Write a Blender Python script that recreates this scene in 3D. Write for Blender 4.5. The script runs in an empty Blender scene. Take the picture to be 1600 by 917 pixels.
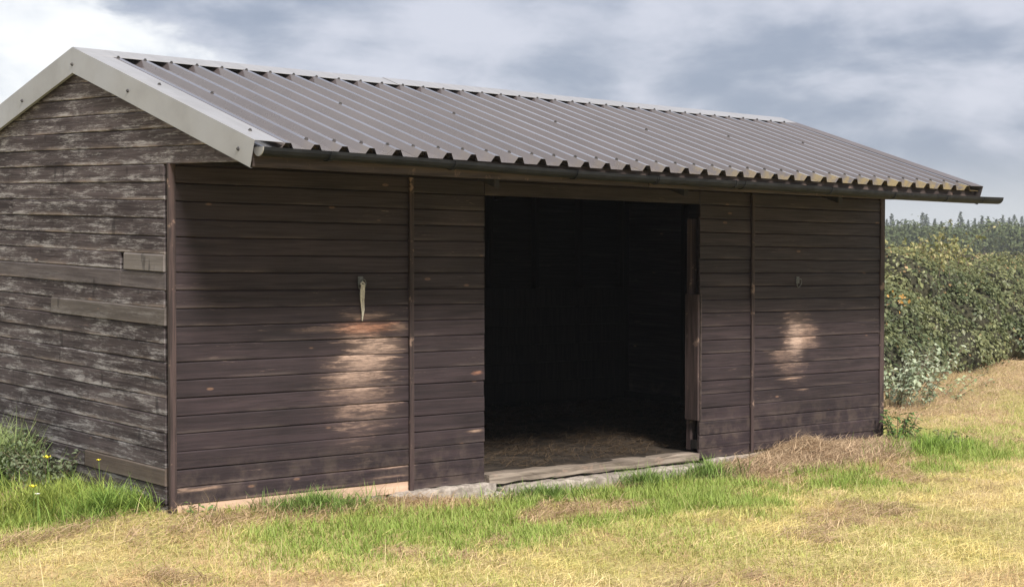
import bpy, bmesh, math, random
import numpy as np
from mathutils import Vector, Matrix
R = math.radians
rng = np.random.default_rng(7)
random.seed(7)

# ------------------------------------------------------------------ camera, sky, sun, exposure
scene = bpy.context.scene
col = scene.collection
CAM = Vector((-5.1456, -8.9672, 1.6274)); YAW, PITCH, ROLL = 0.72826, -0.02979, 0.00066
cam_d = bpy.data.cameras.new('camera'); cam = bpy.data.objects.new('camera', cam_d); col.objects.link(cam)
cam_d.sensor_width = 36; cam_d.lens = 2537.04 / 1600 * 36; cam_d.clip_end = 6000; cam_d.clip_start = 0.1
fw = Vector((math.sin(YAW)*math.cos(PITCH), math.cos(YAW)*math.cos(PITCH), math.sin(PITCH)))
rt = Vector((math.cos(YAW), -math.sin(YAW), 0)); up = rt.cross(fw)
r2 = math.cos(ROLL)*rt + math.sin(ROLL)*up; u2 = -math.sin(ROLL)*rt + math.cos(ROLL)*up
M = Matrix((r2, u2, -fw)).transposed().to_4x4(); M.translation = CAM
cam.matrix_world = M
scene.camera = cam

SUN_AZ, SUN_EL = R(194), R(44)          # azimuth clockwise from +Y, behind and left of the camera
world = bpy.data.worlds.new('World'); scene.world = world; world.use_nodes = True
scene.view_settings.view_transform = 'Standard'; scene.view_settings.look = 'None'
scene.view_settings.gamma = 1; scene.view_settings.use_curve_mapping = False
scene.view_settings.exposure = 0.62

def build_world():
    nt = world.node_tree; nt.nodes.clear(); N = nt.nodes; L = nt.links
    out = N.new('ShaderNodeOutputWorld'); bg = N.new('ShaderNodeBackground'); L.new(bg.outputs[0], out.inputs[0])
    sky = N.new('ShaderNodeTexSky'); sky.sky_type = 'NISHITA'; sky.sun_disc = False
    sky.sun_elevation = SUN_EL; sky.sun_rotation = SUN_AZ
    tc = N.new('ShaderNodeTexCoord')
    def mapping(scale, loc=(0, 0, 0)):
        m = N.new('ShaderNodeMapping'); m.inputs['Scale'].default_value = scale; m.inputs['Location'].default_value = loc
        L.new(tc.outputs['Generated'], m.inputs[0]); return m.outputs[0]
    def noise(v, scale, detail, rough=0.5, dist=0.0):
        n = N.new('ShaderNodeTexNoise'); n.inputs['Scale'].default_value = scale; n.inputs['Detail'].default_value = detail
        n.inputs['Roughness'].default_value = rough; n.inputs['Distortion'].default_value = dist
        L.new(v, n.inputs['Vector']); return n.outputs['Fac']
    def mr(v, a, b, c=0.0, d=1.0, smooth=True):
        m = N.new('ShaderNodeMapRange'); m.interpolation_type = 'SMOOTHSTEP' if smooth else 'LINEAR'
        m.inputs[1].default_value = a; m.inputs[2].default_value = b; m.inputs[3].default_value = c; m.inputs[4].default_value = d
        L.new(v, m.inputs[0]); return m.outputs[0]
    def math_(op, a, b):
        m = N.new('ShaderNodeMath'); m.operation = op
        for i, x in enumerate((a, b)):
            if isinstance(x, (int, float)): m.inputs[i].default_value = x
            else: L.new(x, m.inputs[i])
        return m.outputs[0]
    def mix(f, a, b):
        m = N.new('ShaderNodeMix'); m.data_type = 'RGBA'
        if isinstance(f, (int, float)): m.inputs[0].default_value = f
        else: L.new(f, m.inputs[0])
        for i, x in ((6, a), (7, b)):
            if isinstance(x, tuple): m.inputs[i].default_value = x + (1,)
            else: L.new(x, m.inputs[i])
        return m.outputs[2]
    n1 = noise(mapping((1, 1, 3.2), (2.14, 4.9, 3.33)), 3.9, 6, 0.52, 0.3)
    n2 = noise(mapping((1, 1, 1.9), (2.1, 0.7, 0.4)), 12.0, 7, 0.56, 0.2)
    f = math_('ADD', math_('MULTIPLY', n1, 0.7), math_('MULTIPLY', n2, 0.3))
    c = mix(mr(f, 0.40, 0.57), (0.222, 0.254, 0.325), (0.445, 0.458, 0.520))
    # bright white cloud bank filling the half of the sky to the left of the shelter, ragged edge
    sx = N.new('ShaderNodeSeparateXYZ'); L.new(tc.outputs['Generated'], sx.inputs[0])
    side = math_('ADD', math_('MULTIPLY', sx.outputs[0], -1.0), math_('MULTIPLY', sx.outputs[1], 0.577))   # 0 at azimuth 30 deg
    n3 = noise(mapping((1, 1, 2.0), (5.44, 5.63, 0.59)), 11.0, 7, 0.55, 0.3)
    side2 = math_('ADD', math_('ADD', side, mr(sx.outputs[2], 0.07, 0.15, 0.13, -0.02)), math_('MULTIPLY', math_('SUBTRACT', n3, 0.5), 0.30))
    c = mix(mr(side2, -0.02, 0.05), c, mix(mr(n3, 0.35, 0.6), (0.52, 0.545, 0.585), (0.69, 0.695, 0.70)))
    # paler towards the horizon
    hz = mr(sx.outputs[2], 0.01, 0.062, 0.85, 0.0)
    c = mix(hz, c, (0.46, 0.48, 0.50))
    sk = N.new('ShaderNodeVectorMath'); sk.operation = 'SCALE'; L.new(sky.outputs[0], sk.inputs[0]); sk.inputs['Scale'].default_value = 0.1
    c = mix(0.94, sk.outputs[0], c)
    L.new(c, bg.inputs[0]); bg.inputs[1].default_value = 1.0
build_world()

sun_d = bpy.data.lights.new('sun', 'SUN'); sun_d.energy = 4.9; sun_d.angle = R(13); sun_d.color = (1.0, 0.935, 0.85)
sun = bpy.data.objects.new('sun', sun_d); col.objects.link(sun); sun.location = (-10, -14, 20)
sdir = Vector((math.sin(SUN_AZ)*math.cos(SUN_EL), math.cos(SUN_AZ)*math.cos(SUN_EL), math.sin(SUN_EL)))
sun.rotation_euler = (-sdir).to_track_quat('-Z', 'Y').to_euler()

# ------------------------------------------------------------------ helpers
SA, SB = -0.01075, 0.02424              # the shelter follows the slope of the ground it stands on
def S(x, y): return SA*x + SB*y
ORIG = {}
def tag(o, label=None, cat=None, group=None, kind=None):
    if label: o['label'] = label
    if cat: o['category'] = cat
    if group: o['group'] = group
    if kind: o['kind'] = kind
    return o
def link(o, origin, parent):
    col.objects.link(o); ORIG[o.name] = Vector(origin)
    if parent is not None:
        o.parent = parent; o.location = Vector(origin) - ORIG[parent.name]
    else: o.location = origin
    return o
def empty(name, loc, parent=None):
    o = bpy.data.objects.new(name, None); o.empty_display_size = 0.2
    return link(o, loc, parent)
def mk(name, verts, faces, mat, parent=None, origin=None, uv=None, smooth=False, shear=True):
    V = [Vector(v) for v in verts]
    if shear: V = [Vector((v.x, v.y, v.z + S(v.x, v.y))) for v in V]
    if origin is None:
        lo = Vector((min(v.x for v in V), min(v.y for v in V), min(v.z for v in V)))
        hi = Vector((max(v.x for v in V), max(v.y for v in V), max(v.z for v in V)))
        origin = Vector(((lo.x+hi.x)/2, (lo.y+hi.y)/2, lo.z))
    elif shear: origin = Vector((origin[0], origin[1], origin[2] + S(origin[0], origin[1])))
    origin = Vector(origin)
    me = bpy.data.meshes.new(name); me.from_pydata([v - origin for v in V], [], faces)
    if uv is not None:
        lay = me.uv_layers.new(name='UVMap')
        for l in me.loops: lay.data[l.index].uv = uv[l.vertex_index]
    me.materials.append(mat); me.update()
    bm = bmesh.new(); bm.from_mesh(me); bmesh.ops.recalc_face_normals(bm, faces=bm.faces); bm.to_mesh(me); bm.free()
    if smooth:
        for p in me.polygons: p.use_smooth = True
    o = bpy.data.objects.new(name, me)
    return link(o, origin, parent)
class MB:
    def __init__(s): s.v = []; s.f = []
    def add(s, v, f):
        b = len(s.v); s.v += [tuple(x) for x in v]; s.f += [tuple(i + b for i in q) for q in f]
    def box(s, x0, x1, y0, y1, z0, z1, c=0.0):
        if c <= 0:
            s.add([(x0,y0,z0),(x1,y0,z0),(x1,y1,z0),(x0,y1,z0),(x0,y0,z1),(x1,y0,z1),(x1,y1,z1),(x0,y1,z1)],
                  [(3,2,1,0),(4,5,6,7),(0,1,5,4),(1,2,6,5),(2,3,7,6),(3,0,4,7)]); return
        bm = bmesh.new(); bmesh.ops.create_cube(bm, size=1)
        for v in bm.verts: v.co = Vector(((x0+x1)/2 + v.co.x*(x1-x0), (y0+y1)/2 + v.co.y*(y1-y0), (z0+z1)/2 + v.co.z*(z1-z0)))
        bmesh.ops.bevel(bm, geom=bm.edges[:], offset=c, segments=1, affect='EDGES')
        bm.verts.ensure_lookup_table()
        s.add([v.co[:] for v in bm.verts], [[v.index for v in f.verts] for f in bm.faces]); bm.free()
    def tube(s, pts, r, n=6, cap=True):
        pts = [Vector(p) for p in pts]; rings = []
        for i, p in enumerate(pts):
            t = (pts[min(i+1, len(pts)-1)] - pts[max(i-1, 0)]).normalized()
            a = t.orthogonal().normalized() if i == 0 else (s_a - t*s_a.dot(t)).normalized()
            s_a = a; b = t.cross(a); rr = r[i] if isinstance(r, (list, tuple)) else r
            rings.append([p + rr*(math.cos(2*math.pi*k/n)*a + math.sin(2*math.pi*k/n)*b) for k in range(n)])
        f = []
        for i in range(len(rings)-1):
            for k in range(n): f.append((i*n+k, i*n+(k+1) % n, (i+1)*n+(k+1) % n, (i+1)*n+k))
        if cap: f += [tuple(range(n))[::-1], tuple((len(rings)-1)*n + k for k in range(n))]
        s.add([v for q in rings for v in q], f)
    def build(s, name, mat, parent=None, **k): return mk(name, s.v, s.f, mat, parent, **k)
def fast_mesh(name, V, faces4=None, faces3=None, colr=None, mat=None, smooth=False):
    """big meshes from numpy arrays: V (n,3), quads, tris, per-vertex colour"""
    me = bpy.data.meshes.new(name); V = np.asarray(V, np.float32)
    q = np.zeros((0, 4), np.int32) if faces4 is None else np.asarray(faces4, np.int32)
    t = np.zeros((0, 3), np.int32) if faces3 is None else np.asarray(faces3, np.int32)
    me.vertices.add(len(V)); me.vertices.foreach_set('co', V.ravel())
    nl = q.size + t.size; me.loops.add(nl); me.loops.foreach_set('vertex_index', np.concatenate([q.ravel(), t.ravel()]))
    me.polygons.add(len(q) + len(t))
    st = np.concatenate([np.arange(len(q))*4, q.size + np.arange(len(t))*3]).astype(np.int32)
    me.polygons.foreach_set('loop_start', st)
    if smooth: me.polygons.foreach_set('use_smooth', np.ones(len(q)+len(t), bool))
    if colr is not None:
        a = me.attributes.new('tint', 'FLOAT_COLOR', 'POINT')
        c = np.ones((len(V), 4), np.float32); c[:, :3] = colr; a.data.foreach_set('color', c.ravel())
    me.update(calc_edges=True); me.validate()
    if mat: me.materials.append(mat)
    return me
_T = np.random.default_rng(3).random((256, 256))
def vn(x, y, seed=0):
    x = np.asarray(x, float) + seed*17.3; y = np.asarray(y, float) + seed*9.1
    xi = np.floor(x).astype(int); yi = np.floor(y).astype(int); fx = x-xi; fy = y-yi
    fx = fx*fx*(3-2*fx); fy = fy*fy*(3-2*fy)
    g = lambda a, b: _T[a & 255, b & 255]
    return (g(xi, yi)*(1-fx)+g(xi+1, yi)*fx)*(1-fy) + (g(xi, yi+1)*(1-fx)+g(xi+1, yi+1)*fx)*fy
def fbm(x, y, seed=0): return (vn(x, y, seed) + .5*vn(2.1*x, 2.1*y, seed+1) + .25*vn(4.3*x, 4.3*y, seed+2))/1.75
def sstep(a, b, x):
    t = np.clip((x-a)/(b-a), 0, 1); return t*t*(3-2*t)

# ------------------------------------------------------------------ materials
class NT:
    def __init__(s, name):
        s.m = bpy.data.materials.new(name); s.m.use_nodes = True; s.t = s.m.node_tree
        s.t.nodes.clear(); s.out = s.n('ShaderNodeOutputMaterial')
        s.b = s.n('ShaderNodeBsdfPrincipled'); s.l(s.b.outputs[0], s.out.inputs[0])
    def n(s, k): return s.t.nodes.new(k)
    def l(s, a, b): s.t.links.new(a, b)
    def put(s, v, inp):
        if isinstance(v, (int, float)): inp.default_value = v
        elif isinstance(v, tuple): inp.default_value = v if len(v) != 3 or inp.type == 'VECTOR' else v + (1,)
        else: s.l(v, inp)
    def math(s, op, a, b=0.0, clamp=False):
        m = s.n('ShaderNodeMath'); m.operation = op; m.use_clamp = clamp; s.put(a, m.inputs[0]); s.put(b, m.inputs[1]); return m.outputs[0]
    def vmath(s, op, a, b):
        m = s.n('ShaderNodeVectorMath'); m.operation = op; s.put(a, m.inputs[0]); s.put(b, m.inputs[1])
        return m.outputs['Value'] if op in ('LENGTH', 'DISTANCE', 'DOT_PRODUCT') else m.outputs[0]
    def noise(s, v, scale=1.0, detail=4, rough=.55, dist=0.0):
        n = s.n('ShaderNodeTexNoise'); n.inputs['Scale'].default_value = scale; n.inputs['Detail'].default_value = detail
        n.inputs['Roughness'].default_value = rough; n.inputs['Distortion'].default_value = dist; s.l(v, n.inputs['Vector']); return n.outputs['Fac']
    def voro(s, v, scale=1.0, feature='F1'):
        n = s.n('ShaderNodeTexVoronoi'); n.feature = feature; n.inputs['Scale'].default_value = scale; s.l(v, n.inputs['Vector']); return n
    def mr(s, v, a, b, c=0.0, d=1.0, smooth=True):
        m = s.n('ShaderNodeMapRange'); m.interpolation_type = 'SMOOTHSTEP' if smooth else 'LINEAR'
        s.put(v, m.inputs[0])
        for i, x in zip((1, 2, 3, 4), (a, b, c, d)): m.inputs[i].default_value = x
        return m.outputs[0]
    def mix(s, f, a, b):
        m = s.n('ShaderNodeMix'); m.data_type = 'RGBA'; s.put(f, m.inputs[0]); s.put(a, m.inputs[6]); s.put(b, m.inputs[7]); return m.outputs[2]
    def comb(s, x, y, z):
        c = s.n('ShaderNodeCombineXYZ'); s.put(x, c.inputs[0]); s.put(y, c.inputs[1]); s.put(z, c.inputs[2]); return c.outputs[0]
    def sep(s, v):
        c = s.n('ShaderNodeSeparateXYZ'); s.l(v, c.inputs[0]); return c.outputs
    def pos(s): return s.n('ShaderNodeNewGeometry').outputs['Position']
    def obj(s): return s.n('ShaderNodeTexCoord').outputs['Object']
    def rnd(s): return s.n('ShaderNodeObjectInfo').outputs['Random']
    def bump(s, h, strength=.3, dist=.003):
        b = s.n('ShaderNodeBump'); b.inputs['Strength'].default_value = strength; b.inputs['Distance'].default_value = dist
        s.l(h, b.inputs['Height']); s.l(b.outputs[0], s.b.inputs['Normal'])
    def fin(s, color, rough=.7, spec=.3, metal=0.0):
        s.put(color, s.b.inputs['Base Color']); s.put(rough, s.b.inputs['Roughness']); s.b.inputs['Specular IOR Level'].default_value = spec
        s.b.inputs['Metallic'].default_value = metal; return s.m

def board_wood(name, dark, light, flake=0.0, flake_col=(.37, .352, .358), patches=(), knot=True, rough=.62, edge=.25, spec=.3):
    """weatherboard: UV.x runs along the board in metres, UV.y up the board"""
    t = NT(name); uv = t.n('ShaderNodeUVMap').outputs[0]; u = t.sep(uv); r = t.rnd(); P = t.pos()
    ru = t.math('MULTIPLY', r, 91.7)
    ux = t.math('ADD', u[0], ru)
    g1 = t.noise(t.comb(t.math('MULTIPLY', ux, 2.2), t.math('MULTIPLY', u[1], 70), ru), 1, 7, .62, .6)
    g2 = t.noise(t.comb(t.math('MULTIPLY', ux, 1.1), t.math('MULTIPLY', u[1], 14), ru), 1, 5, .55, .9)
    bl = t.noise(P, 1.6, 4, .6)
    f = t.math('ADD', t.math('MULTIPLY', g1, .45), t.math('ADD', t.math('MULTIPLY', g2, .3), t.math('MULTIPLY', bl, .25)))
    c = t.mix(t.mr(f, .36, .64), dark, light)
    c = t.mix(t.math('MULTIPLY', t.math('FRACT', t.math('MULTIPLY', r, 7.31)), .75), c, t.mix(.6, c, dark))
    spl = t.math('MULTIPLY', t.mr(t.sep(P)[2], .02, .38, 1, 0), t.mr(t.noise(P, 7, 6, .7), .42, .66))
    c = t.mix(t.math('MULTIPLY', spl, .20), c, (.19, .145, .11))
    if knot:
        vo = t.voro(t.comb(t.math('MULTIPLY', ux, 3.1), t.math('MULTIPLY', t.math('ADD', u[1], ru), 9.0), ru), 1.0)
        k = t.math('MULTIPLY', t.mr(vo.outputs['Distance'], .05, .11, 1, 0), t.mr(t.sep(vo.outputs['Color'])[0], .72, .74))
        ring = t.math('MULTIPLY', k, t.mr(vo.outputs['Distance'], .0, .05, .3, 1.0))
        c = t.mix(t.math('MULTIPLY', ring, .45), c, (.26, .15, .095))
    # scuffs: thin pale scratches along the grain, more near the lower edge
    sc = t.noise(t.comb(t.math('MULTIPLY', ux, 7.0), t.math('MULTIPLY', u[1], 120), ru), 1, 4, .7, .4)
    pat = t.noise(t.comb(t.math('MULTIPLY', ux, 1.7), t.math('MULTIPLY', u[1], 9), ru), 1, 3, .5)
    low = t.mr(u[1], .0, .03, 1, 0)
    c = t.mix(t.math('MULTIPLY', t.math('MULTIPLY', t.mr(sc, .60, .72), t.mr(pat, .52, .66)), .55), c, (.25, .18, .15))
    c = t.mix(t.math('MULTIPLY', t.math('MULTIPLY', low, t.mr(pat, .45, .62)), edge), c, (.30, .24, .21))
    if flake > 0:
        w1 = t.noise(t.vmath('MULTIPLY', P, (1.0, 1.8, 9.0)), 1.6, 6, .70, .4); w2 = t.noise(t.comb(t.math('MULTIPLY', ux, 14), t.math('MULTIPLY', u[1], 130), ru), 1, 6, .78, .6)
        w3 = t.noise(t.comb(t.math('MULTIPLY', ux, 1.8), t.math('MULTIPLY', u[1], 34), ru), 1, 5, .68, .5)
        m = t.math('ADD', t.math('MULTIPLY', w1, .42), t.math('ADD', t.math('MULTIPLY', w2, .42), t.math('MULTIPLY', w3, .32)))
        m = t.math('ADD', m, t.math('MULTIPLY', t.mr(u[1], .0, .05, 1, 0), .035))
        c = t.mix(t.math('MULTIPLY', t.mr(m, .575, .72), flake), c, flake_col)
        # vertical checks / saw-tooth stains
        ck = t.noise(t.comb(t.math('MULTIPLY', ux, 9), t.math('MULTIPLY', u[1], 3), ru), 1, 3, .5)
        c = t.mix(t.math('MULTIPLY', t.mr(ck, .64, .70), .55), c, (.02, .017, .019))
    if patches:
        wn = t.noise(t.comb(t.math('MULTIPLY', ux, 5.0), t.math('MULTIPLY', u[1], 45), ru), 1, 6, .68, .5)
        wf = t.noise(t.comb(t.math('MULTIPLY', ux, 18.0), t.math('MULTIPLY', u[1], 170), ru), 1, 4, .7, .3)
    for (cx, cz, rx, rz, st, colr) in patches:
        sh = t.math('MULTIPLY', t.math('SUBTRACT', r, .5), .22 if rx > .2 and rz > .1 else 0.0)
        dv = t.vmath('SUBTRACT', P, t.comb(t.math('ADD', sh, cx), 0.0, cz))
        d = t.vmath('LENGTH', t.vmath('MULTIPLY', dv, (1/rx, 0.0, 1/rz)), (0, 0, 0))
        m = t.math('ADD', t.math('SUBTRACT', 1.0, d), t.math('MULTIPLY', t.math('SUBTRACT', wn, .5), 2.3))
        core = t.mr(m, .22, .80); haze_ = t.math('MULTIPLY', t.mr(t.math('SUBTRACT', 1.0, d), .0, .9), .30)
        k = t.math('MULTIPLY', t.math('MAXIMUM', t.math('MULTIPLY', core, t.mr(wf, .30, .62, .35, 1.0)), haze_), t.math('MULTIPLY', t.mr(r, 0, 1, .5, 1.0), st))
        c = t.mix(t.math('MULTIPLY', k, t.mr(u[1], .0, .085, .35, 1.0, False)), c, colr)
    t.bump(t.math('ADD', g1, t.math('MULTIPLY', sc, .4)), .35, .004)
    return t.fin(c, t.mr(g1, .3, .7, rough+.12, rough-.08), spec)
def plain_wood(name, dark, light, axis=2, rough=.7, wear=.3):
    t = NT(name); o = t.sep(t.obj()); r = t.math('MULTIPLY', t.rnd(), 53.0)
    k = [38, 38, 38]; k[axis] = 2.0
    g = t.noise(t.comb(*[t.math('ADD', t.math('MULTIPLY', o[i], k[i]), r) for i in range(3)]), 1, 6, .62, .5)
    w = t.noise(t.pos(), 9, 5, .65)
    c = t.mix(t.mr(g, .35, .65), dark, light)
    c = t.mix(t.math('MULTIPLY', t.mr(w, .60, .68), wear), c, (.32, .22, .17))
    t.bump(g, .35, .004); return t.fin(c, rough, .3)
def metal_paint(name, colr, rough, lichen=False, dirt=.5, metal=0.0, coat=0.0):
    t = NT(name); P = t.pos(); n = t.noise(P, 2.2, 5, .6); n2 = t.noise(t.vmath('MULTIPLY', P, (13.0, 1.0, 1.0)), 1, 5, .6)
    dk = tuple(x*.72 for x in colr)
    c = t.mix(t.math('MULTIPLY', t.mr(t.math('ADD', t.math('MULTIPLY', n, .5), t.math('MULTIPLY', n2, .5)), .42, .62), dirt), colr, dk)
    if lichen:
        p = t.sep(P); ln = t.noise(P, 14, 5, .7)
        e = t.math('MULTIPLY', t.mr(p[1], -.93, -1.0), t.mr(p[0], 2.0, 6.5, .06, .55))
        c = t.mix(t.math('MULTIPLY', e, t.mr(ln, .36, .56)), c, (.27, .19, .035))
    t.b.inputs['Coat Weight'].default_value = coat; t.b.inputs['Coat Roughness'].default_value = .07
    return t.fin(c, t.mr(n, .3, .7, rough-.06, rough+.10), .5, metal)
def simple(name, c1, c2, scale=12, rough=.8, bump=.4, bd=.004, spec=.3):
    t = NT(name); n = t.noise(t.pos(), scale, 6, .65); t.bump(n, bump, bd); return t.fin(t.mix(t.mr(n, .35, .65), c1, c2), rough, spec)
def leaf_mat(name, trans=.35, rough=.5, spec=.3):
    t = NT(name); a = t.n('ShaderNodeAttribute'); a.attribute_name = 'tint'
    t.fin(a.outputs['Color'], rough, spec)
    tr = t.n('ShaderNodeBsdfTranslucent'); t.l(a.outputs['Color'], tr.inputs[0])
    mx = t.n('ShaderNodeMixShader'); mx.inputs[0].default_value = trans
    t.l(t.b.outputs[0], mx.inputs[1]); t.l(tr.outputs[0], mx.inputs[2]); t.l(mx.outputs[0], t.out.inputs[0]); return t.m

TAN = (.40, .27, .20); RUB = (.42, .285, .22); ORA = (.50, .24, .15)
front_patches = [
    (1.47, .70, .44, .60, .75, RUB), (1.48, .84, .30, .30, .7, (.50, .36, .285)), (1.50, 1.06, .36, .075, 1.0, ORA), (1.78, 1.05, .16, .05, .6, TAN),
    (1.48, 1.14, .30, .03, .55, TAN), (1.15, 1.06, .4, .03, .3, TAN),
    (6.13, .76, .34, .42, .70, RUB), (6.17, .80, .18, .28, .7, (.54, .40, .325)), (6.08, .465, .24, .016, .95, TAN), (6.25, .36, .14, .010, .8, TAN),
    (.17, .085, .30, .022, .9, TAN), (1.70, .085, .26, .014, .9, TAN), (2.50, .70, .08, .02, .9, ORA), (2.48, .28, .12, .02, .8, TAN),
    (1.66, .02, .30, .012, .7, TAN), (.9, .0, 1.1, .014, .8, TAN), (1.3, .10, .5, .012, .6, TAN)]
m_front = board_wood('stained_boards', (.0125, .0086, .0104), (.040, .0273, .0312), patches=front_patches, edge=.12)
m_gable = board_wood('weathered_boards', (.027, .0210, .0230), (.100, .081, .085), flake=.78, rough=.8, edge=.5, spec=.15)
m_patch = board_wood('newer_grey_boards', (.112, .099, .096), (.175, .155, .148), flake=.2, rough=.75, edge=.2, spec=.2)
m_patch2 = board_wood('newer_brown_boards', (.066, .056, .053), (.112, .096, .090), flake=.25, rough=.75, edge=.2, spec=.2)
m_patch3 = board_wood('brown_boards', (.070, .054, .046), (.115, .090, .076), flake=.10, rough=.75, edge=.2, spec=.2)
m_smooth = board_wood('smoother_boards', (.060, .050, .052), (.125, .108, .110), flake=.15, rough=.8, edge=.5, spec=.15)
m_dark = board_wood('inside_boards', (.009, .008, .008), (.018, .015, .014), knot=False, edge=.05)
m_bare = board_wood('bare_timber', (.40, .27, .195), (.62, .45, .34), knot=True, edge=.1)
m_post = plain_wood('stained_post', (.026, .018, .018), (.066, .044, .042), 2, wear=.5)
m_rail = plain_wood('stained_rail', (.030, .022, .021), (.075, .056, .050), 0)
m_frame = plain_wood('frame_timber', (.009, .008, .008), (.018, .015, .014), 2, wear=.0)
m_sill = plain_wood('weathered_sill', (.10, .08, .065), (.24, .20, .165), 0, .85, .35)
m_roof = metal_paint('roof_paint', (.100, .085, .087), .22, lichen=True, dirt=.55, metal=0.0, coat=1.0)
m_flash = metal_paint('flashing_paint', (.305, .304, .314), .34, dirt=.6, metal=.25)
m_flash_d = metal_paint('dark_flashing_paint', (.10, .085, .085), .45)
m_screw = simple('screw_head', (.03, .03, .032), (.06, .055, .055), 60, .5)
m_gut = simple('black_plastic', (.008, .009, .011), (.016, .017, .019), 7, .6, .1, .002, .15)
m_conc = simple('concrete', (.19, .165, .145), (.36, .32, .285), 16, .9, .8, .012)
m_stone = simple('stone', (.24, .22, .20), (.42, .39, .35), 20, .9, .8, .01)
m_iron = simple('galvanised_iron', (.07, .075, .08), (.14, .15, .155), 50, .55)
m_twine = simple('twine', (.42, .39, .33), (.62, .58, .50), 90, .9)
m_twig = simple('twig_bark', (.10, .07, .05), (.20, .15, .11), 30, .85)
m_grass = leaf_mat('grass_blades', .30, .55, .25)
m_leaf = leaf_mat('leaves', .30, .45, .35)
m_far = leaf_mat('far_leaves', .2, .7, .1)
m_core = simple('hedge_shade_core', (.020, .020, .012), (.045, .042, .024), 8, .9, .8, .05)  # near-black hedge core, the shade between leaves put into its colour
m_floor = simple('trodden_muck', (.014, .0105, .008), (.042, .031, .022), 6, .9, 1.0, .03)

# ------------------------------------------------------------------ ground
W, D, H, K = 7.4236, 3.30, 2.13, 2.13/19
FX = [-3, -0.2, 0, .6, 1.88, 2.56, 3.5, 4.9, 5.6, 7.4, 9, 12]
FZ = [-.08, -.05, -.050, -.082, -.150, -.215, -.24, -.255, -.215, -.19, -.22, -.25]
def GZ(x, y, bumps=True):
    x = np.asarray(x, float); y = np.asarray(y, float)
    z = -.15 - .0107*26*np.tanh(x/26) + .018*14*np.tanh(y/14)
    dx = np.maximum(np.maximum(-x, x-W), 0); dy = np.maximum(np.maximum(-y, y-D), 0); d = np.hypot(dx, dy)
    tf = np.interp(x, FX, FZ) + 0*y
    tg = -.05 + SB*np.clip(y, 0, D)
    tgt = np.where(x < 0, np.where(y > 0, tg, -.05), tf)
    w = np.exp(-(d/.75)**2); z = z*(1-w) + tgt*w
    if bumps: z = z + .035*(fbm(x*1.3, y*1.3, 4)-.5) + .022*(vn(x*5, y*5, 9)-.5)
    inside = (x > .12) & (x < W-.12) & (y > .12) & (y < D-.12)
    return np.where(inside, -.42, z)
def axis(lo, hi, step, far, n):
    a = np.arange(lo, hi+1e-6, step); g = np.geomspace(step*1.6, far, n)
    return np.concatenate([(lo - g)[::-1], a, hi + g])
gx = axis(-5.0, 13.0, .09, 2500, 30); gy = axis(-7.0, 7.0, .09, 2500, 30)
X, Y = np.meshgrid(gx, gy); Z = GZ(X, Y)
nx, ny = len(gx), len(gy)
idx = np.arange(nx*ny).reshape(ny, nx)
quads = np.stack([idx[:-1, :-1], idx[:-1, 1:], idx[1:, 1:], idx[1:, :-1]], -1).reshape(-1, 4)
t = NT('field_soil_and_thatch'); P = t.pos()
n1 = t.noise(P, 1.1, 5, .6); n2 = t.noise(P, 28, 5, .7); n3 = t.noise(t.vmath('MULTIPLY', P, (60., 60., 60.)), 1, 3, .6)
c = t.mix(t.mr(n1, .4, .6), (.50, .39, .20), (.38, .36, .12)); c = t.mix(t.mr(n2, .44, .68, 0, .7), c, (.26, .18, .10)); c = t.mix(t.mr(n3, .5, .7, 0, .5), c, (.60, .48, .28))
t.bump(n2, .8, .03); m_ground = t.fin(c, .9, .1)
me = fast_mesh('ground', np.stack([X.ravel(), Y.ravel(), Z.ravel()], 1), quads, mat=m_ground, smooth=True)
o = bpy.data.objects.new('ground', me); col.objects.link(o); tag(o, kind='structure')

# trodden floor inside
fx = np.linspace(.0, W, 60); fy = np.linspace(.0, D, 30); X, Y = np.meshgrid(fx, fy)
Z = -.035 + S(X, Y) + .05*(fbm(X*2, Y*2, 2)-.5) + .03*sstep(.2, 3, Y)
idx = np.arange(60*30).reshape(30, 60)
quads = np.stack([idx[:-1, :-1], idx[:-1, 1:], idx[1:, 1:], idx[1:, :-1]], -1).reshape(-1, 4)
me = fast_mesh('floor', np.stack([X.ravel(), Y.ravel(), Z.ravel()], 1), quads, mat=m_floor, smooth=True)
o = bpy.data.objects.new('floor', me); col.objects.link(o); tag(o, kind='structure')

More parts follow.
